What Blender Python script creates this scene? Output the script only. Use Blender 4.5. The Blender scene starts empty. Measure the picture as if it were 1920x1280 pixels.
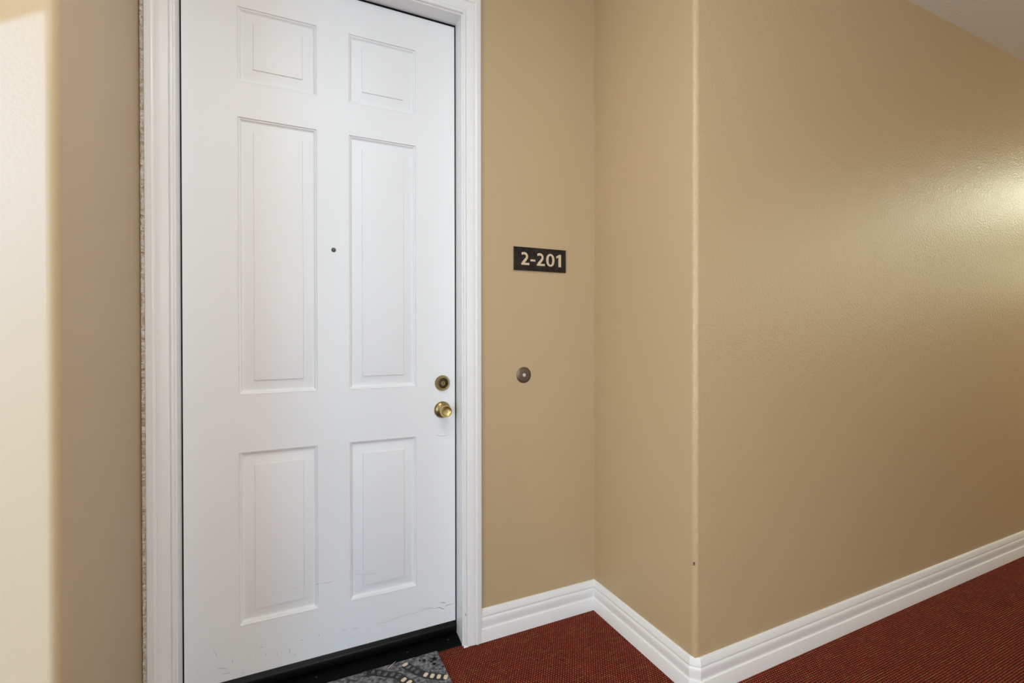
import bpy, bmesh, math, random
from mathutils import Vector, Matrix

random.seed(7)
C = bpy.context.scene.collection
S = bpy.context.scene

# ------------------------------------------------------------------ camera
YAW, PITCH, ROLL = math.radians(25.277), math.radians(-0.3182), math.radians(-0.0719)
F = Vector((math.sin(YAW), math.cos(YAW), 0)); R = Vector((math.cos(YAW), -math.sin(YAW), 0)); U = Vector((0, 0, 1))
F2 = F * math.cos(PITCH) + U * math.sin(PITCH); U2 = U * math.cos(PITCH) - F * math.sin(PITCH)
R3 = R * math.cos(ROLL) + U2 * math.sin(ROLL); U3 = U2 * math.cos(ROLL) - R * math.sin(ROLL)
cd = bpy.data.cameras.new('camera'); cam = bpy.data.objects.new('camera', cd); C.objects.link(cam)
cd.sensor_width = 36; cd.lens = 903.45 / 1920 * 36; cd.shift_y = -11.17 / 1920; cd.clip_start = 0.02
M = Matrix((R3, U3, -F2)).transposed().to_4x4(); M.translation = Vector((0, 0, 1.2564))
cam.matrix_world = M
S.camera = cam
S.view_settings.view_transform = 'Standard'; S.view_settings.look = 'None'
S.view_settings.gamma = 1; S.view_settings.exposure = 0.06; S.view_settings.use_curve_mapping = False

# ------------------------------------------------------------------ world and light
# every light: (r, g, b) strength
LT = {
 'world': (2.2, 4.2, 6.2), 'sun': (0.82, 1.48, 2.8), 'lamp': (13.2, 14.2, 14.8), 'far': (34.0, 36.0, 28.0), 'fill_mid': (7.4, 8.1, 8.1),
 'end': (4.2, 4.5, 3.0), 'fill_right': (1.0, 1.0, 0.9), 'high': (7.0, 6.7, 4.7), 'left_end': (6.9, 6.9, 6.2), 'low': (3.2, 3.7, 5.0),
}
def cs(k):
    c = LT[k]; m = max(max(c), 1e-6); return m, tuple(x / m for x in c)
w = bpy.data.worlds.new('sky'); S.world = w; w.use_nodes = True
wb = w.node_tree.nodes['Background']; e_, c_ = cs('world'); wb.inputs[0].default_value = (*c_, 1); wb.inputs[1].default_value = e_

def area(name, loc, target, sx, sy, key):
    l = bpy.data.lights.new(name, 'AREA'); l.shape = 'RECTANGLE'; l.size = sx; l.size_y = sy
    l.energy, l.color = cs(key)
    o = bpy.data.objects.new(name, l); C.objects.link(o); o.location = loc
    o.rotation_euler = (Vector(target) - Vector(loc)).to_track_quat('-Z', 'Z').to_euler()
    return o
SUN_D = Vector((0.5, 1.0, -0.32))
l = bpy.data.lights.new('daylight_sun', 'SUN'); l.energy, l.color = cs('sun'); l.angle = math.radians(0.25)
o = bpy.data.objects.new('daylight_sun', l); C.objects.link(o); o.location = (-2, -4, 5); o.rotation_euler = SUN_D.to_track_quat('-Z', 'Z').to_euler()
area('corridor_ceiling_lamp', (0.10, 0.52, 2.74), (0.10, 0.52, 0), 0.55, 0.55, 'lamp')
area('far_ceiling_lamp', (7.1, 0.15, 2.72), (6.5, 0.45, 0), 0.6, 0.6, 'far')

# ------------------------------------------------------------------ materials
def mat(name, col, rough=0.5, metal=0.0, spec=0.5):
    m = bpy.data.materials.new(name); m.use_nodes = True
    b = m.node_tree.nodes['Principled BSDF']
    b.inputs['Base Color'].default_value = (*col, 1); b.inputs['Roughness'].default_value = rough
    b.inputs['Metallic'].default_value = metal; b.inputs['Specular IOR Level'].default_value = spec
    return m
def N(m, t, **k):
    n = m.node_tree.nodes.new(t)
    for a, v in k.items():
        if a in n.inputs: n.inputs[a].default_value = v
        else: setattr(n, a, v)
    return n
def L(m, a, b): m.node_tree.links.new(a, b)
def objco(m, scale=(1, 1, 1)):
    t = N(m, 'ShaderNodeTexCoord'); mp = N(m, 'ShaderNodeMapping'); mp.inputs['Scale'].default_value = scale
    L(m, t.outputs['Object'], mp.inputs['Vector']); return mp.outputs['Vector']
def bump_noise(m, scale, dist, strength=1.0, detail=2.0, coord=None, rough=0.5):
    v = coord or objco(m)
    n = N(m, 'ShaderNodeTexNoise'); n.inputs['Scale'].default_value = scale; n.inputs['Detail'].default_value = detail
    n.inputs['Roughness'].default_value = rough
    L(m, v, n.inputs['Vector'])
    b = N(m, 'ShaderNodeBump'); b.inputs['Strength'].default_value = strength; b.inputs['Distance'].default_value = dist
    L(m, n.outputs['Fac'], b.inputs['Height'])
    L(m, b.outputs['Normal'], m.node_tree.nodes['Principled BSDF'].inputs['Normal'])
    return n, b
def tint_noise(m, c1, c2, scale, lo=0.35, hi=0.65, coord=None, detail=3.0):
    v = coord or objco(m)
    n = N(m, 'ShaderNodeTexNoise'); n.inputs['Scale'].default_value = scale; n.inputs['Detail'].default_value = detail
    L(m, v, n.inputs['Vector'])
    r = N(m, 'ShaderNodeValToRGB'); r.color_ramp.elements[0].position = lo; r.color_ramp.elements[1].position = hi
    r.color_ramp.elements[0].color = (*c1, 1); r.color_ramp.elements[1].color = (*c2, 1)
    L(m, n.outputs['Fac'], r.inputs['Fac'])
    L(m, r.outputs['Color'], m.node_tree.nodes['Principled BSDF'].inputs['Base Color'])
    return r

TAN = (0.485, 0.355, 0.210)
m_wall = mat('tan_wall_paint', TAN, 0.33, 0, 0.5)
bump_noise(m_wall, 125, 0.0022, 0.80, 2.5)
m_wall_l = mat('tan_wall_paint_fine', TAN, 0.42, 0, 0.4)
bump_noise(m_wall_l, 115, 0.0012, 0.25, 2.0)
m_bead = mat('tan_wall_paint_smooth', TAN, 0.36)
m_ceil = mat('grey_beige_ceiling_paint', (0.78, 0.74, 0.68), 0.8); bump_noise(m_ceil, 90, 0.003, 0.8)
m_trim = mat('white_trim_paint', (0.80, 0.79, 0.785), 0.32)
m_door = mat('white_door_paint', (0.81, 0.808, 0.812), 0.46, 0, 0.4); bump_noise(m_door, 35, 0.0006, 0.15, 1)
m_black = mat('black_rubber', (0.004, 0.004, 0.004), 0.6, 0, 0.15)
m_sill = mat('black_threshold_metal', (0.002, 0.002, 0.0022), 0.5, 0, 0.08); bump_noise(m_sill, 300, 0.0003, 0.4)
m_sweep = mat('black_vinyl', (0.003, 0.003, 0.003), 0.36, 0, 0.18)
m_scuff = mat('grey_scuff', (0.22, 0.22, 0.23), 0.6)
m_scuffl = mat('pale_grey_scuff', (0.50, 0.49, 0.49), 0.6)
m_rust = mat('rust_stain', (0.62, 0.50, 0.36), 0.6)
m_brass = mat('antique_brass', (0.36, 0.27, 0.12), 0.28, 1.0); bump_noise(m_brass, 160, 0.0004, 0.2)
m_brass2 = mat('bright_brass', (0.62, 0.50, 0.22), 0.30, 1.0)
m_brown = mat('dark_bronze', (0.045, 0.03, 0.016), 0.35, 0.6)
m_bell = mat('bronze_bell_plate', (0.15, 0.115, 0.075), 0.38, 0.7); bump_noise(m_bell, 250, 0.0004, 0.3)
m_button = mat('pale_bell_button', (0.62, 0.52, 0.46), 0.4)
m_plate = mat('dark_brown_plaque', (0.03, 0.022, 0.018), 0.55, 0, 0.2)
tint_noise(m_plate, (0.010, 0.007, 0.006), (0.034, 0.026, 0.022), 60, 0.35, 0.75); bump_noise(m_plate, 120, 0.0006, 0.5)
m_num = mat('beige_numerals', (0.60, 0.47, 0.31), 0.5)
m_lens = mat('peephole_glass', (0.16, 0.16, 0.16), 0.15, 0.3)
m_ring = mat('dull_grey_metal', (0.10, 0.10, 0.095), 0.4, 0.8)
m_caulk = mat('rough_caulk', (0.55, 0.45, 0.36), 0.6); tint_noise(m_caulk, (0.42, 0.32, 0.22), (0.70, 0.62, 0.56), 90)
bump_noise(m_caulk, 160, 0.004, 1.0)
m_chip = mat('bare_white_chip', (0.95, 0.93, 0.92), 0.7)
m_chipd = mat('dark_paint_chip', (0.10, 0.075, 0.05), 0.7)
m_matg = mat('grey_rubber_mat', (0.1, 0.1, 0.1), 0.55)
tint_noise(m_matg, (0.025, 0.025, 0.028), (0.26, 0.26, 0.275), 75, 0.36, 0.66, detail=5); bump_noise(m_matg, 130, 0.003, 0.8, 4)
m_cob = mat('cream_stone_print', (0.72, 0.60, 0.42), 0.5)
m_cobd = mat('grey_stone_print', (0.06, 0.056, 0.052), 0.5); tint_noise(m_cobd, (0.03, 0.03, 0.03), (0.17, 0.165, 0.16), 90)
m_straw = mat('dry_straw', (0.50, 0.36, 0.26), 0.7)
m_glass = mat('lamp_glass', (0.9, 0.85, 0.75), 0.4)
m_concrete = mat('outside_paving', (0.35, 0.34, 0.33), 0.9)

m_rub = mat('black_mat_rubber', (0.012, 0.012, 0.012), 0.5)
# carpet: rows of loops along x, some with mustard yarn
m_carpet = mat('red_loop_carpet', (0.12, 0.03, 0.02), 0.95, 0, 0.15)
def build_carpet(m):
    tc = N(m, 'ShaderNodeTexCoord'); sep = N(m, 'ShaderNodeSeparateXYZ'); L(m, tc.outputs['Object'], sep.inputs[0])
    def math_(op, a, b=None, v=None):
        n = N(m, 'ShaderNodeMath'); n.operation = op
        L(m, a, n.inputs[0])
        if b is not None: L(m, b, n.inputs[1])
        elif v is not None: n.inputs[1].default_value = v
        return n.outputs[0]
    wob = N(m, 'ShaderNodeTexNoise'); wob.inputs['Scale'].default_value = 60; wob.inputs['Detail'].default_value = 1
    L(m, tc.outputs['Object'], wob.inputs['Vector'])
    wv = math_('MULTIPLY', math_('SUBTRACT', wob.outputs['Fac'], v=0.5), v=0.0012)
    y = math_('ADD', sep.outputs['Y'], wv)
    x = math_('ADD', sep.outputs['X'], wv)
    ry = math_('DIVIDE', y, v=0.0080)
    row = math_('FLOOR', ry)
    fy = math_('FRACT', ry)
    off = math_('FRACT', math_('MULTIPLY', row, v=0.5))
    rx = math_('ADD', math_('DIVIDE', x, v=0.0105), off)
    col = math_('FLOOR', rx); fx = math_('FRACT', rx)
    sy = math_('SINE', math_('MULTIPLY', fy, v=math.pi)); sx = math_('SINE', math_('MULTIPLY', fx, v=math.pi))
    h = math_('MULTIPLY', sy, sx)
    # yarn colour choice per row segment
    rw = N(m, 'ShaderNodeTexWhiteNoise'); rw.noise_dimensions = '1D'; L(m, row, rw.inputs['W'])
    seg = math_('FLOOR', math_('ADD', math_('DIVIDE', x, v=0.042), math_('MULTIPLY', rw.outputs['Value'], v=7.0)))
    cmb = N(m, 'ShaderNodeCombineXYZ'); L(m, seg, cmb.inputs[0]); L(m, row, cmb.inputs[1])
    ns = N(m, 'ShaderNodeTexWhiteNoise'); ns.noise_dimensions = '2D'; L(m, cmb.outputs[0], ns.inputs['Vector'])
    gold0 = N(m, 'ShaderNodeMapRange'); gold0.inputs['From Min'].default_value = 0.925; gold0.inputs['From Max'].default_value = 0.93
    L(m, ns.outputs['Value'], gold0.inputs['Value'])
    core = N(m, 'ShaderNodeMapRange'); core.inputs['From Min'].default_value = 0.55; core.inputs['From Max'].default_value = 0.85
    L(m, sy, core.inputs['Value'])
    class _G: outputs = [math_('MULTIPLY', gold0.outputs[0], core.outputs[0])]
    gold = _G
    # per loop fleck
    c2 = N(m, 'ShaderNodeCombineXYZ'); L(m, col, c2.inputs[0]); L(m, row, c2.inputs[1])
    wn = N(m, 'ShaderNodeTexWhiteNoise'); wn.noise_dimensions = '2D'; L(m, c2.outputs[0], wn.inputs['Vector'])
    fleck = N(m, 'ShaderNodeMapRange'); fleck.inputs['From Min'].default_value = 0.95; fleck.inputs['From Max'].default_value = 0.96
    L(m, wn.outputs['Value'], fleck.inputs['Value'])
    big = N(m, 'ShaderNodeTexNoise'); big.inputs['Scale'].default_value = 9; big.inputs['Detail'].default_value = 2
    L(m, tc.outputs['Object'], big.inputs['Vector'])
    red = N(m, 'ShaderNodeMix'); red.data_type = 'RGBA'
    red.inputs[6].default_value = (0.26, 0.038, 0.021, 1); red.inputs[7].default_value = (0.62, 0.112, 0.056, 1)
    mixf = math_('MULTIPLY', math_('ADD', wn.outputs['Value'], big.outputs['Fac']), v=0.5)
    L(m, mixf, red.inputs[0])
    g = N(m, 'ShaderNodeMix'); g.data_type = 'RGBA'; g.inputs[7].default_value = (0.44, 0.17, 0.045, 1)
    L(m, math_('MULTIPLY', math_('MAXIMUM', gold.outputs[0], math_('MULTIPLY', fleck.outputs[0], v=0.35)), v=0.85), g.inputs[0]); L(m, red.outputs[2], g.inputs[6])
    # gaps between the loops darkened in the colour, standing in for shade
    dk = N(m, 'ShaderNodeMix'); dk.data_type = 'RGBA'; dk.inputs[6].default_value = (0.030, 0.006, 0.004, 1)
    hr = N(m, 'ShaderNodeMapRange'); hr.inputs['From Min'].default_value = 0.14; hr.inputs['From Max'].default_value = 0.80
    L(m, h, hr.inputs['Value']); L(m, hr.outputs[0], dk.inputs[0]); L(m, g.outputs[2], dk.inputs[7])
    b = m.node_tree.nodes['Principled BSDF']; L(m, dk.outputs[2], b.inputs['Base Color'])
    bp = N(m, 'ShaderNodeBump'); bp.inputs['Strength'].default_value = 1.0; bp.inputs['Distance'].default_value = 0.004
    L(m, h, bp.inputs['Height']); L(m, bp.outputs['Normal'], b.inputs['Normal'])
build_carpet(m_carpet)

# ------------------------------------------------------------------ helpers
def link(name, verts, faces, m, parent=None, smooth=False, recalc=True):
    me = bpy.data.meshes.new(name); me.from_pydata([tuple(v) for v in verts], [], faces)
    if recalc:
        bm = bmesh.new(); bm.from_mesh(me); bmesh.ops.remove_doubles(bm, verts=bm.verts, dist=1e-6)
        bmesh.ops.recalc_face_normals(bm, faces=bm.faces); bm.to_mesh(me); bm.free()
    me.materials.append(m)
    if smooth:
        for p in me.polygons: p.use_smooth = True
    o = bpy.data.objects.new(name, me); C.objects.link(o)
    if parent: o.parent = parent
    return o
def tag(o, label=None, cat=None, kind=None, group=None):
    if label: o['label'] = label
    if cat: o['category'] = cat
    if kind: o['kind'] = kind
    if group: o['group'] = group
    return o
def empty(name, loc=(0, 0, 0)):
    o = bpy.data.objects.new(name, None); C.objects.link(o); o.location = loc; o.empty_display_size = 0.05
    return o
class MB:
    def __init__(s): s.v = []; s.f = []
    def box(s, a, b):
        (x0, y0, z0), (x1, y1, z1) = a, b; n = len(s.v)
        s.v += [(x0, y0, z0), (x1, y0, z0), (x1, y1, z0), (x0, y1, z0), (x0, y0, z1), (x1, y0, z1), (x1, y1, z1), (x0, y1, z1)]
        s.f += [tuple(n + i for i in q) for q in ((0, 3, 2, 1), (4, 5, 6, 7), (0, 1, 5, 4), (1, 2, 6, 5), (2, 3, 7, 6), (3, 0, 4, 7))]
        return s
    def prism(s, pts, ax, lo, hi):
        """extrude a 2-D outline along an axis; pts are the other two coordinates in order"""
        n = len(s.v); k = len(pts)
        def P(p, h):
            return {'x': (h, p[0], p[1]), 'y': (p[0], h, p[1]), 'z': (p[0], p[1], h)}[ax]
        s.v += [P(p, lo) for p in pts] + [P(p, hi) for p in pts]
        s.f += [tuple(range(n, n + k)), tuple(range(n + 2 * k - 1, n + k - 1, -1))]
        s.f += [(n + i, n + (i + 1) % k, n + k + (i + 1) % k, n + k + i) for i in range(k)]
        return s
    def lathe(s, prof, c, seg=48, ax='y'):
        """prof: (radius, distance towards the viewer) revolved about an axis pointing to -y"""
        n = len(s.v); rings = []
        for r, d in prof:
            if r < 1e-6: rings.append([len(s.v)]); s.v.append((c[0], c[1] - d, c[2]))
            else:
                rings.append(list(range(len(s.v), len(s.v) + seg)))
                s.v += [(c[0] + r * math.cos(2 * math.pi * i / seg), c[1] - d, c[2] + r * math.sin(2 * math.pi * i / seg)) for i in range(seg)]
        for a, b in zip(rings, rings[1:]):
            if len(a) == 1 and len(b) == 1: continue
            for i in range(seg):
                j = (i + 1) % seg
                if len(a) == 1: s.f.append((a[0], b[i], b[j]))
                elif len(b) == 1: s.f.append((a[i], a[j], b[0]))
                else: s.f.append((a[i], a[j], b[j], b[i]))
        return s
    def make(s, name, m, parent=None, smooth=False):
        return link(name, s.v, s.f, m, parent, smooth)
def smooth_angle(o, deg=35):
    me = o.data
    for p in me.polygons: p.use_smooth = True
    bm = bmesh.new(); bm.from_mesh(me)
    for e in bm.edges:
        if len(e.link_faces) == 2 and e.calc_face_angle(0) > math.radians(deg): e.smooth = False
    bm.to_mesh(me); bm.free()
def bevel(o, wdt, seg=3):
    b = o.modifiers.new('bevel', 'BEVEL'); b.width = wdt; b.segments = seg; b.limit_method = 'ANGLE'; b.angle_limit = math.radians(40)
    return o

# ------------------------------------------------------------------ the room
YW, YC, YD = 1.827, 1.2294, 1.9        # alcove back wall, corridor wall, door face
XL, XR = -0.3992, 1.278                # alcove side walls
JL, JR, JT = -0.308, 0.6412, 2.521     # inside faces of the door jambs
ZC = 2.779                             # ceiling
RB = 0.019                             # bullnose radius
X0, X1, YF = -3.2, 7.6, -1.4           # corridor ends and open side

fl = MB().box((X0 - .1, YF - .1, -0.08), (X1 + .1, 2.05, 0.0)).make('floor', m_carpet); tag(fl, 'dark red loop pile carpet with mustard flecks covering the corridor floor', 'floor', 'structure')
ce = MB().box((X0 - .1, YF - .1, ZC), (X1 + .1, 2.05, ZC + .1)).make('ceiling', m_ceil); tag(ce, 'grey beige textured ceiling above the corridor wall at upper right', 'ceiling', 'structure')

def bull(cx, cy, a0, a1, seg=20):
    return [(cx + RB * math.cos(math.radians(a0 + (a1 - a0) * i / seg)), cy + RB * math.sin(math.radians(a0 + (a1 - a0) * i / seg))) for i in range(seg + 1)]
wl = MB().prism([(XL - RB, YC + .12)] + [(X0, YC + .12), (X0, YC)] + bull(XL - RB, YC + RB, -90, 0), 'z', 0, ZC).make('wall_left', m_wall_l)
wlr = MB().prism([(XL - RB, YC + RB), (XL, YC + RB), (XL, YW), (XL - .1, YW), (XL - .1, YC + .12), (XL - RB, YC + .12)], 'z', 0, ZC).make('wall_left_return', m_wall_l)
wrr = MB().prism([(XR, YC + RB), (XR + RB, YC + RB), (XR + RB, YC + .12), (XR + .12, YC + .12), (XR + .12, YW), (XR, YW)], 'z', 0, ZC).make('wall_right_return', m_wall_l)
wr = MB().prism(bull(XR + RB, YC + RB, 180, 270) + [(X1, YC), (X1, YC + .12), (XR + RB, YC + .12)], 'z', 0, ZC).make('wall_right', m_wall)
smooth_angle(wl); smooth_angle(wr)
wbk = MB()
wbk.box((XL - .1, YW, 0), (JL - .02, 2.04, ZC)); wbk.box((JR + .02, YW, 0), (XR + .12, 2.04, ZC)); wbk.box((JL - .02, YW, JT + .02), (JR + .02, 2.04, ZC))
wbk = wbk.make('wall_back', m_wall_l)
wbh = MB().box((JL - .02, 2.0, 0), (JR + .02, 2.04, JT + .02)).make('wall_behind', m_black)   # black slab stands in for the dark beyond the door
for o, t in ((wl, 'brightly lit tan corridor wall with rounded corner at far left'), (wlr, 'tan alcove side wall left of the door casing'),
             (wrr, 'tan alcove side wall between the back wall and the rounded corner'), (wr, 'long tan orange peel textured corridor wall on the right'),
             (wbk, 'tan alcove back wall around the door, carrying the number plaque'), (wbh, 'black slab standing in for the dark space behind the door')):
    tag(o, t, 'wall', 'structure')

# open side of the corridor behind the camera: unseen wall, left opening and sloped head cut to shape the sun patch
ox0, ox1 = -2.9, -1.728
# glowing panes added for fill light on the open side: x0, x1, [(z0, z1, strength), ...]
FILL_PANES = [(0.0, 0.80, [(0.04, 0.55, 'low'), (0.95, 2.25, 'fill_mid')], 'glowing fill pane added behind the camera'),
       (1.6, 2.6, [(0.30, 2.35, 'fill_right')], 'wide glowing fill pane added to the right of the camera'), (5.0, 6.4, [(1.5, 2.4, 'high')], 'high glowing fill pane added far down the corridor')]
def wall_front():
    mb = MB(); y0, y1 = YF - .1, YF
    t = (YC - YF) / SUN_D.y                                   # how far the light travels from the opening to the wall
    zt = lambda X: 1.8640 + (X + 0.4802) * 0.6462              # upper limit of the lit patch on the wall
    def head(x): return zt(x + SUN_D.x * t) - SUN_D.z * t
    mb.box((X0, y0, 0), (ox0, y1, ZC)); e = ox1
    for (a, b, panes, _) in FILL_PANES:
        mb.box((e, y0, 0), (a, y1, ZC)); e = b; zc = 0
        for z0, z1, _ in panes: mb.box((a, y0, zc), (b, y1, z0)); zc = z1
        mb.box((a, y0, zc), (b, y1, ZC))
    mb.box((e, y0, 0), (X1, y1, ZC))
    hs = [head(ox0), head(ox1)]
    mb.prism([(ox0, hs[0]), (ox1, hs[1]), (ox1, ZC + .0), (ox0, ZC + .0)], 'y', y0 + .06, y1)
    return mb.make('wall_front', m_wall)
wf = tag(wall_front(), 'unseen tan wall behind the camera, its left opening cut to shape the sun patch', 'wall', 'structure')
wle = MB().box((X0 - .1, YF, 0), (X0, YC + .12, .3)).box((X0 - .1, YF, 2.4), (X0, YC + .12, ZC)).box((X0 - .1, YF, .3), (X0, -1.2, 2.4)).box((X0 - .1, 0.55, .3), (X0, YC + .12, 2.4)).make('wall_left_end', m_wall)
tag(wle, 'tan end wall with a window closing the corridor on the left', 'wall', 'structure')
wre = MB().box((X1, YF, 0), (X1 + .1, YC + .12, 1.75)).box((X1, YF, 2.2), (X1 + .1, YC + .12, ZC)).box((X1, YF, 1.75), (X1 + .1, -.4, 2.2)).box((X1, .5, 1.75), (X1 + .1, YC + .12, 2.2)).make('wall_right_end', m_wall)
tag(wre, 'tan end wall with a window closing the corridor on the right', 'wall', 'structure')

# ------------------------------------------------------------------ baseboards
BB = [(0, .1312), (.0040, .1312), (.0055, .1300), (.0060, .1275), (.0078, .1268), (.0085, .1245), (.0105, .1170), (.0122, .1090), (.0126, .1055), (.0118, .1025),
      (.0094, .1008), (.0088, .0990), (.0108, .0972), (.0128, .0930), (.0134, .0880), (.0130, .0790), (.0118, .0690), (.0104, .0610), (.0100, .0565), (.0108, .0545), (.0150, .0530), (.0158, .0510), (.0158, .0)]
def sweep_plan(path):
    """offset rings of the profile along a plan polyline whose room side is on its right"""
    rings = []
    n = len(path)
    for i, p in enumerate(path):
        p = Vector(p)
        d0 = (p - Vector(path[i - 1])).normalized() if i > 0 else None
        d1 = (Vector(path[i + 1]) - p).normalized() if i < n - 1 else None
        n0 = Vector((d0.y, -d0.x)) if d0 else None; n1 = Vector((d1.y, -d1.x)) if d1 else None
        if n0 is None: m = n1
        elif n1 is None: m = n0
        else: m = (n0 + n1) / (1 + n0.dot(n1))
        rings.append([(p.x + m.x * t, p.y + m.y * t, z) for t, z in BB])
    return rings
def base_obj(name, rings, label):
    k = len(rings[0]); v = [q for r in rings for q in r]; f = []
    for i in range(len(rings) - 1):
        for j in range(k - 1): f.append((i * k + j, i * k + j + 1, (i + 1) * k + j + 1, (i + 1) * k + j))
    # close the back and the ends
    nb = len(v)
    for r in rings: v.append((r[0][0], r[0][1], 0))
    for i in range(len(rings) - 1): f.append((i * k, (i + 1) * k, nb + i + 1, nb + i)); f.append((nb + i, nb + i + 1, (i + 2) * k - 1, (i + 1) * k - 1))
    f.append(tuple(range(0, k)) + (nb,)); e = (len(rings) - 1) * k; f.append(tuple(range(e + k - 1, e - 1, -1)) + (nb + len(rings) - 1,))
    o = link(name, v, f, m_trim); smooth_angle(o, 28)
    return tag(o, label, 'baseboard', 'structure')
ch = 0.0195
path = [(0.7175, YW), (XR, YW), (XR, YC + ch), (XR + ch, YC), (X1, YC)]
rg = sweep_plan(path)
base_obj('baseboard_back', rg[0:2], 'short white moulded baseboard between the door casing and the alcove corner')
base_obj('baseboard_right_return', rg[1:3], 'white moulded baseboard along the alcove side wall')
b_r = base_obj('baseboard_right', rg[3:5], 'long white moulded baseboard under the corridor wall on the right')
cb = base_obj('baseboard_corner', rg[2:4], 'x'); cb.name = 'corner_block'; cb.parent = b_r
for k_ in ('label', 'category', 'kind'): del cb[k_]
rgl = sweep_plan([(X0, YC), (XL - ch, YC), (XL, YC + ch), (XL, YW - .02)])
base_obj('baseboard_left', rgl, 'white moulded baseboard at the foot of the left walls')

# ------------------------------------------------------------------ door frame: jambs, casing, weatherstrip
tr = empty('trim_1', (0.1666, YW, 0)); tag(tr, 'white moulded door casing and jambs around the entrance door', 'door frame', 'structure')
OFF = Vector((-0.1666, -YW, 0))
def child(o, p):
    o.parent = p; o.matrix_parent_inverse = Matrix.Translation(-Vector(p.location)); return o
def jamb(x0, x1, z1): return MB().box((x0, YW - .0005, 0), (x1, 1.99, z1))
child(jamb(JL - .0195, JL, JT + .0195).make('jamb', m_trim), tr)
child(jamb(JR, JR + .0195, JT + .0195).make('jamb', m_trim), tr)
child(MB().box((JL, YW - .0005, JT), (JR, 1.99, JT + .0195)).make('head_jamb', m_trim), tr)
ws = MB().box((JL, YD + .0004, .02), (JL + .014, YD + .03, JT)).box((JR - .014, YD + .0004, .02), (JR, YD + .03, JT)).box((JL + .014, YD + .0004, JT - .018), (JR - .014, YD + .03, JT))
child(ws.make('weatherstrip', m_black), tr)
CP = [(0, 0), (0, .0100), (.0015, .0125), (.0040, .0135), (.0075, .0135), (.0100, .0122), (.0118, .0096), (.0132, .0092), (.0150, .0112), (.0200, .0118), (.0320, .0126), (.0440, .0140),
      (.0462, .0134), (.0474, .0124), (.0488, .0142), (.0510, .0170), (.0545, .0182), (.0580, .0176), (.0605, .0168), (.0690, .0160), (.0730, .0146), (.0742, .0120), (.0742, 0)]
RV = 0.0045
def casing(pts):
    """pts: (x,z) path of the inner edge; profile goes outward and towards the corridor"""
    rings = []; n = len(pts)
    for i, p in enumerate(pts):
        p = Vector(p)
        d0 = (p - Vector(pts[i - 1])).normalized() if i > 0 else None
        d1 = (Vector(pts[i + 1]) - p).normalized() if i < n - 1 else None
        n0 = Vector((-d0.y, d0.x)) if d0 else None; n1 = Vector((-d1.y, d1.x)) if d1 else None
        m = n1 if n0 is None else n0 if n1 is None else (n0 + n1) / (1 + n0.dot(n1))
        rings.append([(p.x + m.x * u, YW - t, p.y + m.y * u) for u, t in CP])
    return rings
cr = casing([(JL - RV, 0.0), (JL - RV, JT + RV), (JR + RV, JT + RV), (JR + RV, 0.0)])
cas = []
for a in range(3):
    r2 = cr[a:a + 2]; k = len(CP); v = r2[0] + r2[1]
    f = [(j, (j + 1) % k, k + (j + 1) % k, k + j) for j in range(k)] + [tuple(range(k)), tuple(range(2 * k - 1, k - 1, -1))]
    o = link('casing', v, f, m_trim); smooth_angle(o, 25); child(o, tr); cas.append(o)
# rough caulk line between the left casing and the alcove side wall
v = []; f = []; nz = 700; xa = JL - RV - .0742
for i in range(nz + 1):
    z = .12 + i * (2.66 - .12) / nz
    j = [random.uniform(-1, 1) for _ in range(4)]
    v += [(XL + .0002, YW - .004 - .001 * j[0], z), (XL + .0030 + .0008 * j[1], YW - .0100 + .0016 * j[2], z), (xa - .0012 + .0006 * j[3], YW - .0120 + .0012 * j[1], z), (xa + .0008, YW - .0085, z)]
    if i:
        a, b = 4 * (i - 1), 4 * i
        f += [(a + q, a + q + 1, b + q + 1, b + q) for q in range(3)]
child(link('caulk_bead', v, f, m_caulk, recalc=False), tr)
# bare chipped paint at the foot of the right casing and a dark dent on it
yf = YW - .0140
cx = JR + RV
o = MB().prism([(cx - .0035, .0), (cx + .0035, .0), (cx + .0028, .0075), (cx - .0012, .0105), (cx - .0040, .0125)], 'y', yf - .0004, yf + .0005).prism([(cx + .0048, .0), (cx + .0165, .0), (cx + .0105, .0060), (cx + .0050, .0092)], 'y', yf - .0004, yf + .0005).make('paint_chip', m_chip)
child(o, tr)
o = MB().prism([(cx + .0020, .1370), (cx + .0035, .1375), (cx + .0062, .1275), (cx + .0070, .1255), (cx + .0040, .1268)], 'y', yf + .0002, yf + .0012).make('dent', m_scuff); child(o, tr)
o = MB().prism([(1.880, .1482), (1.880, .1468), (1.8555, .1405), (1.8555, .1418)], 'x', JR - .0003, JR + .0003).prism([(1.8535, .1412), (1.8535, .1396), (1.8320, .1446), (1.8320, .1458)], 'x', JR - .0003, JR + .0003).make('scuff', m_scuffl); child(o, tr)

# ------------------------------------------------------------------ door
DL, DR, DB, DT = -0.3038, 0.6360, 0.0685, 2.5125
xa_, xb_, xc_, xd_ = -0.1449, 0.1112, 0.2190, 0.4760
zz = [0.2441, 0.8471, 1.0430, 2.0025, 2.1219, 2.3805]
xs = [DL, xa_, xb_, xc_, xd_, DR]; zs = [DB] + zz + [DT]
v = []; f = []
for z in zs:
    for x in xs: v.append((x, YD, z))
nx = len(xs)
for j in range(len(zs) - 1):
    for i in range(nx - 1):
        if i in (1, 3) and j in (1, 3, 5): continue
        f.append((j * nx + i, j * nx + i + 1, (j + 1) * nx + i + 1, (j + 1) * nx + i))
nb = len(v); v += [(DL, YD + .044, DB), (DR, YD + .044, DB), (DR, YD + .044, DT), (DL, YD + .044, DT)]
bot = list(range(nx)); top = list(range((len(zs) - 1) * nx, len(zs) * nx)); lef = [j * nx for j in range(len(zs))]; rig = [j * nx + nx - 1 for j in range(len(zs))]
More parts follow.
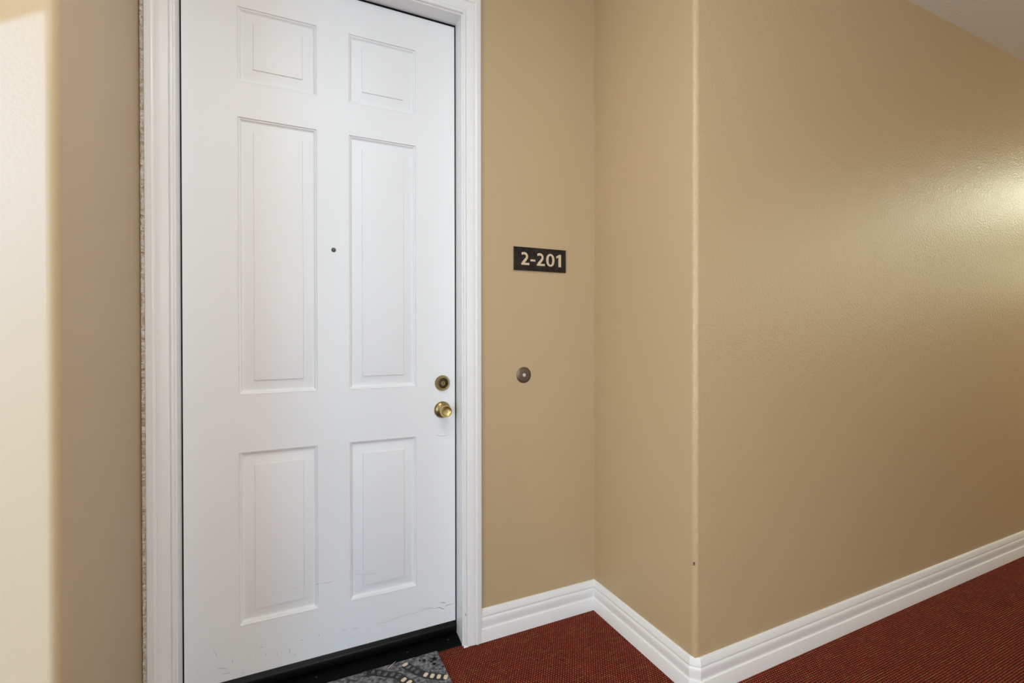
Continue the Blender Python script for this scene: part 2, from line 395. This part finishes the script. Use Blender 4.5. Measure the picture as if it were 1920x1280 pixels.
f += [tuple(bot[::-1]) + (nb, nb + 1), tuple(top) + (nb + 2, nb + 3), tuple(lef) + (nb + 3, nb), tuple(rig[::-1]) + (nb + 1, nb + 2), (nb, nb + 3, nb + 2, nb + 1)]
door = link('door_1', [(x - 0.1666, y - YD, z) for x, y, z in v], f, m_door, recalc=False); door.location = (0.1666, YD, 0)
tag(door, 'white six panel entrance door with brass knob and scuffed lower edge', 'door', 'structure')
PP = [(0, 0), (.0010, -.0006), (.0026, -.0006), (.0040, .0034), (.0052, .0046), (.0075, .0050), (.0095, .0078), (.0118, .0112), (.0145, .0126), (.0175, .0124), (.0260, .0102), (.0400, .0070), (.0484, .0052), (.0490, .0050), (.0502, .0010), (.0520, .0006)]
for (x0, x1) in ((xa_, xb_), (xc_, xd_)):
    for (z0, z1) in ((zz[0], zz[1]), (zz[2], zz[3]), (zz[4], zz[5])):
        v = []; f = []
        for d, t in PP:
            v += [(x0 + d, YD + t, z0 + d), (x1 - d, YD + t, z0 + d), (x1 - d, YD + t, z1 - d), (x0 + d, YD + t, z1 - d)]
        for i in range(len(PP) - 1):
            for q in range(4):
                a, b = 4 * i + q, 4 * i + (q + 1) % 4; f.append((a, b, b + 4, a + 4))
        e = 4 * (len(PP) - 1); f.append((e, e + 1, e + 2, e + 3))
        o = link('door_panel', v, f, m_door, recalc=False); smooth_angle(o, 24); child(o, door)
# black sweep under the leaf
o = MB().prism([(YD - .0065, .024), (YD - .0085, .034), (YD - .0085, .048), (YD - .0060, .056), (YD + .0005, .0595), (YD + .004, .0680), (YD + .040, .0680), (YD + .040, .024)], 'x', DL + .001, DR - .001).make('door_sweep', m_sweep)
smooth_angle(o, 50); child(o, door)
# peephole
ph = MB().lathe([(0, .0030), (.0035, .0032), (.0050, .0026), (.0062, .0034), (.0078, .0028), (.0082, 0)], (0.1659, YD, 1.5645), 32).make('peephole', m_ring); smooth_angle(ph); child(ph, door)
pl = MB().lathe([(0, .0046), (.0022, .0042), (.0042, .0030), (.0044, .0020)], (0.1659, YD, 1.5645), 24).make('lens', m_lens, None, True); pl.parent = ph
def sub(o, p):
    o.parent = p; return o
# deadbolt
dc = (0.5822, YD, 1.0520)
db = MB().lathe([(.0315, 0), (.0318, .0020), (.0308, .0035), (.0290, .0060), (.0255, .0115), (.0232, .0150), (.0222, .0158), (.0205, .0156), (.0196, .0140), (.0194, .0085), (.0, .0080)], dc, 64).make('deadbolt', m_brass); smooth_angle(db, 40); child(db, door)
o = MB().lathe([(.0193, .0086), (.0180, .0104), (.0120, .0112), (.0098, .0112), (.0098, .0090)], dc, 48).make('recess_ring', m_brown); smooth_angle(o); sub(o, db)
o = MB().lathe([(.0090, .0080), (.0090, .0118), (.0082, .0126), (0, .0126)], dc, 40).make('key_cylinder', m_brass); smooth_angle(o); sub(o, db)
o = MB().prism([(dc[0] - .0012, dc[2] - .0060), (dc[0] + .0012, dc[2] - .0060), (dc[0] + .0012, dc[2] + .0010), (dc[0] + .0022, dc[2] + .0040), (dc[0], dc[2] + .0058), (dc[0] - .0022, dc[2] + .0040), (dc[0] - .0012, dc[2] + .0010)], 'y', YD - .0129, YD - .0120).make('keyhole', m_black); sub(o, db)
# knob
kc = (0.5815, YD, 0.9435)
kb = MB().lathe([(.0338, 0), (.0340, .0020), (.0330, .0045), (.0300, .0080), (.0250, .0115), (.0190, .0140), (.0150, .0150), (.0130, .0165), (.0125, .0230), (.0130, .0280)], kc, 64).make('door_knob', m_brass); smooth_angle(kb, 45); child(kb, door)
o = MB().lathe([(.0128, .0270), (.0150, .0310), (.0190, .0350), (.0222, .0400), (.0236, .0460), (.0238, .0520), (.0232, .0560), (.0222, .0572), (.0208, .0572), (.0196, .0560), (.0186, .0545), (.0120, .0530), (0, .0525)], kc, 64).make('knob_handle', m_brass2); smooth_angle(o, 45); sub(o, kb)
o = MB().lathe([(.0040, .0085), (.0040, .0120), (.0030, .0130), (0, .0132)], (kc[0] - .0200, YD, kc[2] - .0120), 20).make('screw', m_ring); smooth_angle(o); sub(o, kb)

# scuffs on the lower part of the leaf (thin marks on the paint)
ST = [([(0.5719, 0.1539), (0.5832, 0.1534), (0.5945, 0.1499)], .0026), ([(0.5902, 0.1366), (0.6045, 0.1378), (0.6173, 0.1375)], .0022), ([(0.6173, 0.1375), (0.634, 0.1369)], .0009),
      ([(0.5537, 0.1366), (0.5677, 0.1372), (0.5775, 0.1302), (0.5902, 0.124)], .0022), ([(0.4714, 0.1514), (0.5122, 0.1446), (0.5537, 0.1366)], .0007), ([(0.195, 0.1436), (0.2037, 0.1426)], .0022),
      ([(0.2301, 0.1385), (0.2479, 0.1381)], .0012), ([(0.1109, 0.152), (0.1113, 0.1437)], .0016), ([(0.1013, 0.3369), (0.1127, 0.336)], .0026), ([(0.1127, 0.336), (0.1433, 0.3332), (0.1705, 0.3346)], .0008),
      ([(0.0129, 0.1235), (0.0129, 0.1085)], .0020), ([(-0.0628, 0.1311), (-0.0628, 0.1211)], .0014), ([(0.0292, 0.1016), (0.0295, 0.0946)], .0014), ([(-0.08, 0.1548), (-0.0724, 0.1542)], .0022),
      ([(0.0484, 0.1449), (0.0566, 0.1439)], .0020), ([(-0.1961, 0.0958), (-0.1814, 0.0944), (-0.1715, 0.0945)], .0012), ([(-0.1664, 0.1377), (-0.1647, 0.1257)], .0014), ([(-0.22, 0.1888), (-0.2193, 0.1863)], .0016)]
SL = [([(0.613, 0.1123), (0.613, 0.1032)], .0026), ([(0.595, 0.1127), (0.595, 0.1066)], .0026), ([(0.4877, 0.1555), (0.5259, 0.1461), (0.5537, 0.1371)], .0012), ([(0.3594, 0.1374), (0.3851, 0.1361), (0.4243, 0.1406), (0.4822, 0.1394), (0.537, 0.1416)], .0010),
      ([(0.3171, 0.1354), (0.3508, 0.1318), (0.3808, 0.1319)], .0010), ([(-0.2099, 0.1201), (-0.1829, 0.1113)], .0030), ([(-0.1382, 0.0832), (-0.1282, 0.079)], .0016), ([(0.0689, 0.1884), (0.0753, 0.1892)], .0010),
      ([(-0.2194, 0.1833), (-0.2136, 0.1703), (-0.2104, 0.1581)], .0014), ([(-0.0276, 0.121), (-0.0277, 0.1111)], .0020), ([(-0.0134, 0.1209), (-0.0134, 0.113)], .0020), ([(0.0162, 0.3408), (0.0491, 0.3365)], .0012),
      ([(0.2380, 0.3425), (0.2621, 0.3369), (0.3241, 0.3287)], .0010), ([(0.555, 0.842), (0.572, 0.836), (0.592, 0.835), (0.612, 0.838)], .0016)]
for _ in range(46):
    x = random.uniform(-.27, .60); z = random.uniform(.085, .150); dx = random.gauss(0, .006); dz = random.gauss(0, .006)
    SL.append(([(x, z), (x + dx, z + dz)], random.uniform(.0005, .0013)))
def ribbon(lst, name, m):
    v = []; f = []
    for pts, wd in lst:
        P = [Vector(p) for p in pts]; n0 = len(v)
        for i, p in enumerate(P):
            d = (P[min(i + 1, len(P) - 1)] - P[max(i - 1, 0)]).normalized(); n = Vector((-d.y, d.x))
            ww = wd * (.5 if 0 < i < len(P) - 1 else .25)
            for s in (-1, 1): v.append((p.x + n.x * ww * s, YD - .00015, p.y + n.y * ww * s))
        for i in range(len(P) - 1): f.append((n0 + 2 * i, n0 + 2 * i + 1, n0 + 2 * i + 3, n0 + 2 * i + 2))
    o = link(name, v, f, m, recalc=False); o['kind'] = 'stuff'; return child(o, door)
ribbon(ST, 'scuff_marks', m_scuff); ribbon(SL, 'faint_scuff_marks', m_scuffl)

# ------------------------------------------------------------------ threshold
th = MB().prism([(1.834, .0003), (1.836, .0045), (1.842, .0065), (1.878, .0140), (1.8835, .0150), (1.905, .0160), (1.905, .0215), (1.96, .0215), (1.96, .0003)], 'x', JL + .0005, JR - .0005).make('door_threshold', m_sill)
smooth_angle(th, 20); tag(th, 'black sloped metal threshold on the floor under the white door', 'threshold')
for x, y, z in ((.596, 1.872, .0131), (.43, 1.868, .0123), (.10, 1.872, .0131)):
    o = MB().prism([(x + .0035 * math.cos(a * math.pi / 8), y + .0035 * math.sin(a * math.pi / 8)) for a in range(16)], 'z', z - .001, z + .0009).make('screw', m_ring); o.parent = th

# ------------------------------------------------------------------ doormat
MT = .010
dm = empty('doormat', (.155, 1.59, 0)); tag(dm, 'grey patterned rubber doormat with cobbled bands in front of the door', 'doormat')
mx0, mx1, my0, my1 = -.225, .5385, 1.36, 1.8335
mb = MB().box((mx0, my0, .0004), (mx1, my1, MT - .0010)).make('mat_base', m_matg); bevel(mb, .003, 2); child(mb, dm)
def arc_pts(pts, n):
    # Catmull-Rom through the points, n samples
    P = [Vector(p) for p in pts]; P = [P[0] * 2 - P[1]] + P + [P[-1] * 2 - P[-2]]; out = []
    for i in range(1, len(P) - 2):
        for k in range(n):
            t = k / n; a, b, c, d = P[i - 1:i + 3]
            out.append(.5 * ((2 * b) + (-a + c) * t + (2 * a - 5 * b + 4 * c - d) * t * t + (-a + 3 * b - 3 * c + d) * t ** 3))
    out.append(P[-2]); return out
B1 = [(0.4064, 1.8049), (0.4142, 1.786), (0.426, 1.7675), (0.4384, 1.7469), (0.4621, 1.719), (0.4818, 1.7027), (0.5021, 1.689), (0.5239, 1.6762)]
B2 = [(0.2616, 1.8204), (0.29, 1.8131), (0.3101, 1.8015), (0.3294, 1.7861), (0.3525, 1.771), (0.37, 1.7545), (0.3837, 1.7279), (0.3984, 1.707), (0.406, 1.684), (0.408, 1.660), (0.405, 1.636), (0.397, 1.613), (0.385, 1.592)]
B3 = [(-.10, 1.66), (-.075, 1.672), (-.05, 1.68), (-.025, 1.684), (0, 1.684), (.025, 1.68), (.05, 1.672), (.075, 1.66), (.098, 1.645), (.118, 1.627), (.134, 1.606)]
LIGHT = {0: (0, 4, 5, 6, 7), 1: (6, 7, 8, 9), 2: (2, 3, 6, 7)}
band = MB(); lt = MB(); dk = MB()
def stone(mbq, c, t, wl, wd, z0, z1):
    n = Vector((-t.y, t.x)); pts = []
    for a in range(16):
        an = a * math.pi / 8; e = .55
        cx_ = math.copysign(abs(math.cos(an)) ** e, math.cos(an)); cy_ = math.copysign(abs(math.sin(an)) ** e, math.sin(an))
        q = c + t * wl * cx_ + n * wd * cy_ ; pts.append((q.x, q.y))
    mbq.prism(pts, 'z', z0, z1)
for bi, B in enumerate((B1, B2, B3)):
    A = arc_pts(B, 4); k0 = len(band.v)
    row = []
    for i, p in enumerate(A):
        d = (A[min(i + 1, len(A) - 1)] - A[max(i - 1, 0)]).normalized(); n = Vector((-d.y, d.x))
        row.append((p + n * .0165, p - n * .0165))
    for i in range(len(row) - 1):
        q = [row[i][0], row[i + 1][0], row[i + 1][1], row[i][1]]
        q = [(min(a.x, mx1 - .001), min(a.y, my1 - .001)) for a in q]
        band.prism(q, 'z', MT - .0012, MT - .0004)
    child(band.make('border_band', m_rub), dm); band = MB()
    for i, p in enumerate(B):
        p = Vector(p); d = (Vector(B[min(i + 1, len(B) - 1)]) - Vector(B[max(i - 1, 0)])).normalized()
        ln = .0072 if i in LIGHT[bi] else .0066
        if p.x + .012 > mx1 or p.y + .010 > my1: ln *= .8
        lit = i in LIGHT[bi]; q = MB(); stone(q, p, d, ln, .0108, MT - .0012, MT + .0006)
        child(q.make('cobble', m_cob if lit else m_cobd), dm)['label'] = 'cream cobble' if lit else 'grey cobble'
for cx_, cy_, r in ((.5148, 1.789, .0135), (.4765, 1.7982, .0075), (.5057, 1.7621, .0085), (.5311, 1.7348, .0060), (.50, 1.7800, .0060), (.462, 1.805, .005), (.02, 1.76, .012), (.05, 1.78, .008), (.22, 1.74, .012), (.26, 1.72, .009)):
    fw = MB()
    for q in range(5):
        a = q * 2 * math.pi / 5 + r * 100
        stone(fw, Vector((cx_ + r * .55 * math.cos(a), cy_ + r * .55 * math.sin(a))), Vector((math.cos(a), math.sin(a))), r * .42, r * .28, MT - .0012, MT + .0004)
    stone(fw, Vector((cx_, cy_)), Vector((1, 0)), r * .40, r * .40, MT - .0012, MT + .0004)
    child(fw.make('flower_motif', m_rub), dm)

# a bit of straw lying on mat and threshold
v = []
def tube(path, rad, seg=8):
    mbx = MB(); rings = []
    for i, p in enumerate(path):
        p = Vector(p); d = (Vector(path[min(i + 1, len(path) - 1)]) - Vector(path[max(i - 1, 0)])).normalized()
        a = d.cross(Vector((0, 0, 1))).normalized(); b = a.cross(d)
        rings.append(len(mbx.v)); r = rad[i]
        mbx.v += [tuple(p + a * r * math.cos(2 * math.pi * k / seg) + b * r * math.sin(2 * math.pi * k / seg)) for k in range(seg)]
    for a, b in zip(rings, rings[1:]): mbx.f += [(a + k, a + (k + 1) % seg, b + (k + 1) % seg, b + k) for k in range(seg)]
    mbx.f += [tuple(range(rings[0], rings[0] + seg)), tuple(range(rings[-1] + seg - 1, rings[-1] - 1, -1))]
    return mbx
o = tube([(.341, 1.806, MT + .0020), (.350, 1.813, MT + .0024), (.356, 1.818, MT + .0030), (.367, 1.826, MT + .0030), (.377, 1.834, MT + .0026)], [.0008, .0022, .0014, .0012, .0006]).make('straw_twig', m_straw, None, True)
tag(o, 'tiny dry straw twig lying on the back edge of the doormat', 'twig')

# ------------------------------------------------------------------ number plaque
PX0, PX1, PZ0, PZ1 = .8698, 1.1224, 1.5203, 1.6188
sg = empty('room_number_sign', ((PX0 + PX1) / 2, YW, PZ0)); tag(sg, 'dark brown rectangular plaque reading 2-201 on the tan wall beside the door', 'sign')
o = MB().box((PX0, YW - .0070, PZ0), (PX1, YW - .0002, PZ1)).make('plate', m_plate); bevel(o, .0008, 2); child(o, sg)
W = PX1 - PX0; Hh = .0535; zb = PZ0 + .0235
def outline_ribbon(path, wd):
    Lp = []; Rp = []
    for i, p in enumerate(path):
        d = (path[min(i + 1, len(path) - 1)] - path[max(i - 1, 0)]).normalized(); n = Vector((-d.y, d.x))
        Lp.append(p + n * wd[i] / 2); Rp.append(p - n * wd[i] / 2)
    return Lp, Rp
def glyph(ch, x0, wd):
    mbg = MB(); T = lambda p: (x0 + p[0] * wd, zb + p[1] * Hh)
    y0, y1 = YW - .0078, YW - .0066
    if ch == '2':
        cp = arc_pts([(.10, .845), (.24, .905), (.42, .910), (.60, .86), (.705, .72), (.68, .57), (.55, .42), (.36, .26), (.20, .12)], 5)
        A, B = outline_ribbon(cp, [.19 - .0 * i + (.045 * min(1, max(0, (i - 14) / 12))) for i in range(len(cp))])
        for i in range(len(A) - 1): mbg.prism([T(A[i]), T(A[i + 1]), T(B[i + 1]), T(B[i])], 'y', y0, y1)
        mbg.prism([T(p) for p in ((.04, 0), (.98, 0), (.98, .165), (.30, .165), (.04, .13))], 'y', y0 - .00003, y1)
        # widen horizontally because the unit box is square
    elif ch == '0':
        n = 40
        def se(a, rx, ry, e): return (.5 + rx * math.copysign(abs(math.cos(a)) ** e, math.cos(a)), .5 + ry * math.copysign(abs(math.sin(a)) ** e, math.sin(a)))
        for i in range(n):
            a, b = 2 * math.pi * i / n, 2 * math.pi * (i + 1) / n
            mbg.prism([T(se(a, .5, .515, .9)), T(se(b, .5, .515, .9)), T(se(b, .225, .36, .85)), T(se(a, .225, .36, .85))], 'y', y0, y1)
    elif ch == '1':
        mbg.prism([T(p) for p in ((.45, 0), (.98, 0), (.98, 1.0), (.62, 1.0), (.0, .84), (.07, .67), (.45, .78))], 'y', y0, y1)
    elif ch == '-':
        mbg.prism([T(p) for p in ((0, .31), (1, .31), (1, .465), (0, .465))], 'y', y0, y1)
    o = mbg.make('numeral', m_num); return child(o, sg)
for ch_, u0, u1 in (('2', .123, .286), ('-', .304, .396), ('2', .420, .583), ('0', .607, .769), ('1', .803, .903)):
    glyph(ch_, PX0 + u0 * W, (u1 - u0) * W)

# ------------------------------------------------------------------ doorbell
bc = (0.9172, YW - .0002, 1.0777)
be = MB().lathe([(.0340, 0), (.0340, .0015), (.0325, .0028), (.0230, .0042), (.0160, .0050), (.0120, .0050), (.0108, .0036), (0, .0036)], bc, 64).make('doorbell', m_bell); smooth_angle(be, 40)
tag(be, 'round bronze doorbell with pale centre button on the wall below the plaque', 'doorbell')
o = MB().lathe([(.0078, .0036), (.0078, .0062), (.0066, .0074), (0, .0078)], bc, 32).make('button', m_button); smooth_angle(o); o.parent = be

# small nick on the rounded corner
nk = MB().prism([(1.2460, .4490), (1.2478, .4530), (1.2475, .4590), (1.2462, .4612), (1.2450, .4570)], 'x', XR - .0003, XR + .0004)
nk = MB(); ang = [math.radians(a) for a in (205, 215, 225)]
nv = []
for a in ang:
    for z in (.4500, .4545, .4600): nv.append((XR + RB + (RB + .0002) * math.cos(a), YC + RB + (RB + .0002) * math.sin(a), z + (.002 if a == ang[1] and z > .455 else 0)))
o = link('nick', nv, [(0, 3, 4, 1), (1, 4, 5, 2), (3, 6, 7, 4), (4, 7, 8, 5)], m_chipd, recalc=False); o.parent = wr

# ------------------------------------------------------------------ end windows and added fill panes outside the frame
def glow(key):
    e, col = cs(key)
    gl = bpy.data.materials.new(key + '_glass'); gl.use_nodes = True
    nt = gl.node_tree; nt.nodes.clear(); out = nt.nodes.new('ShaderNodeOutputMaterial'); em = nt.nodes.new('ShaderNodeEmission')
    em.inputs[0].default_value = (*col, 1); em.inputs[1].default_value = e; nt.links.new(em.outputs[0], out.inputs[0]); return gl
tag(MB().box((X1 + .03, -.4, 1.75), (X1 + .04, 0.5, 2.2)).make('window_1', glow('end')), 'bright window in the right end wall', 'window', 'structure')
n_ = 2
for (a, b, panes, text) in FILL_PANES:
    for z0, z1, key in panes:
        wi = MB().box((a, YF - .06, z0), (b, YF - .04, z1)).make('window_%d' % n_, glow(key)); n_ += 1  # pane emits by itself, added as fill light
        tag(wi, ('low ' if key == 'low' else '') + text + ' on the open side of the corridor', 'window', 'structure')
tag(MB().box((X0 - .05, -1.2, .3), (X0 - .04, .55, 2.4)).make('window_%d' % n_, glow('left_end')), 'large bright window in the left end wall', 'window', 'structure')
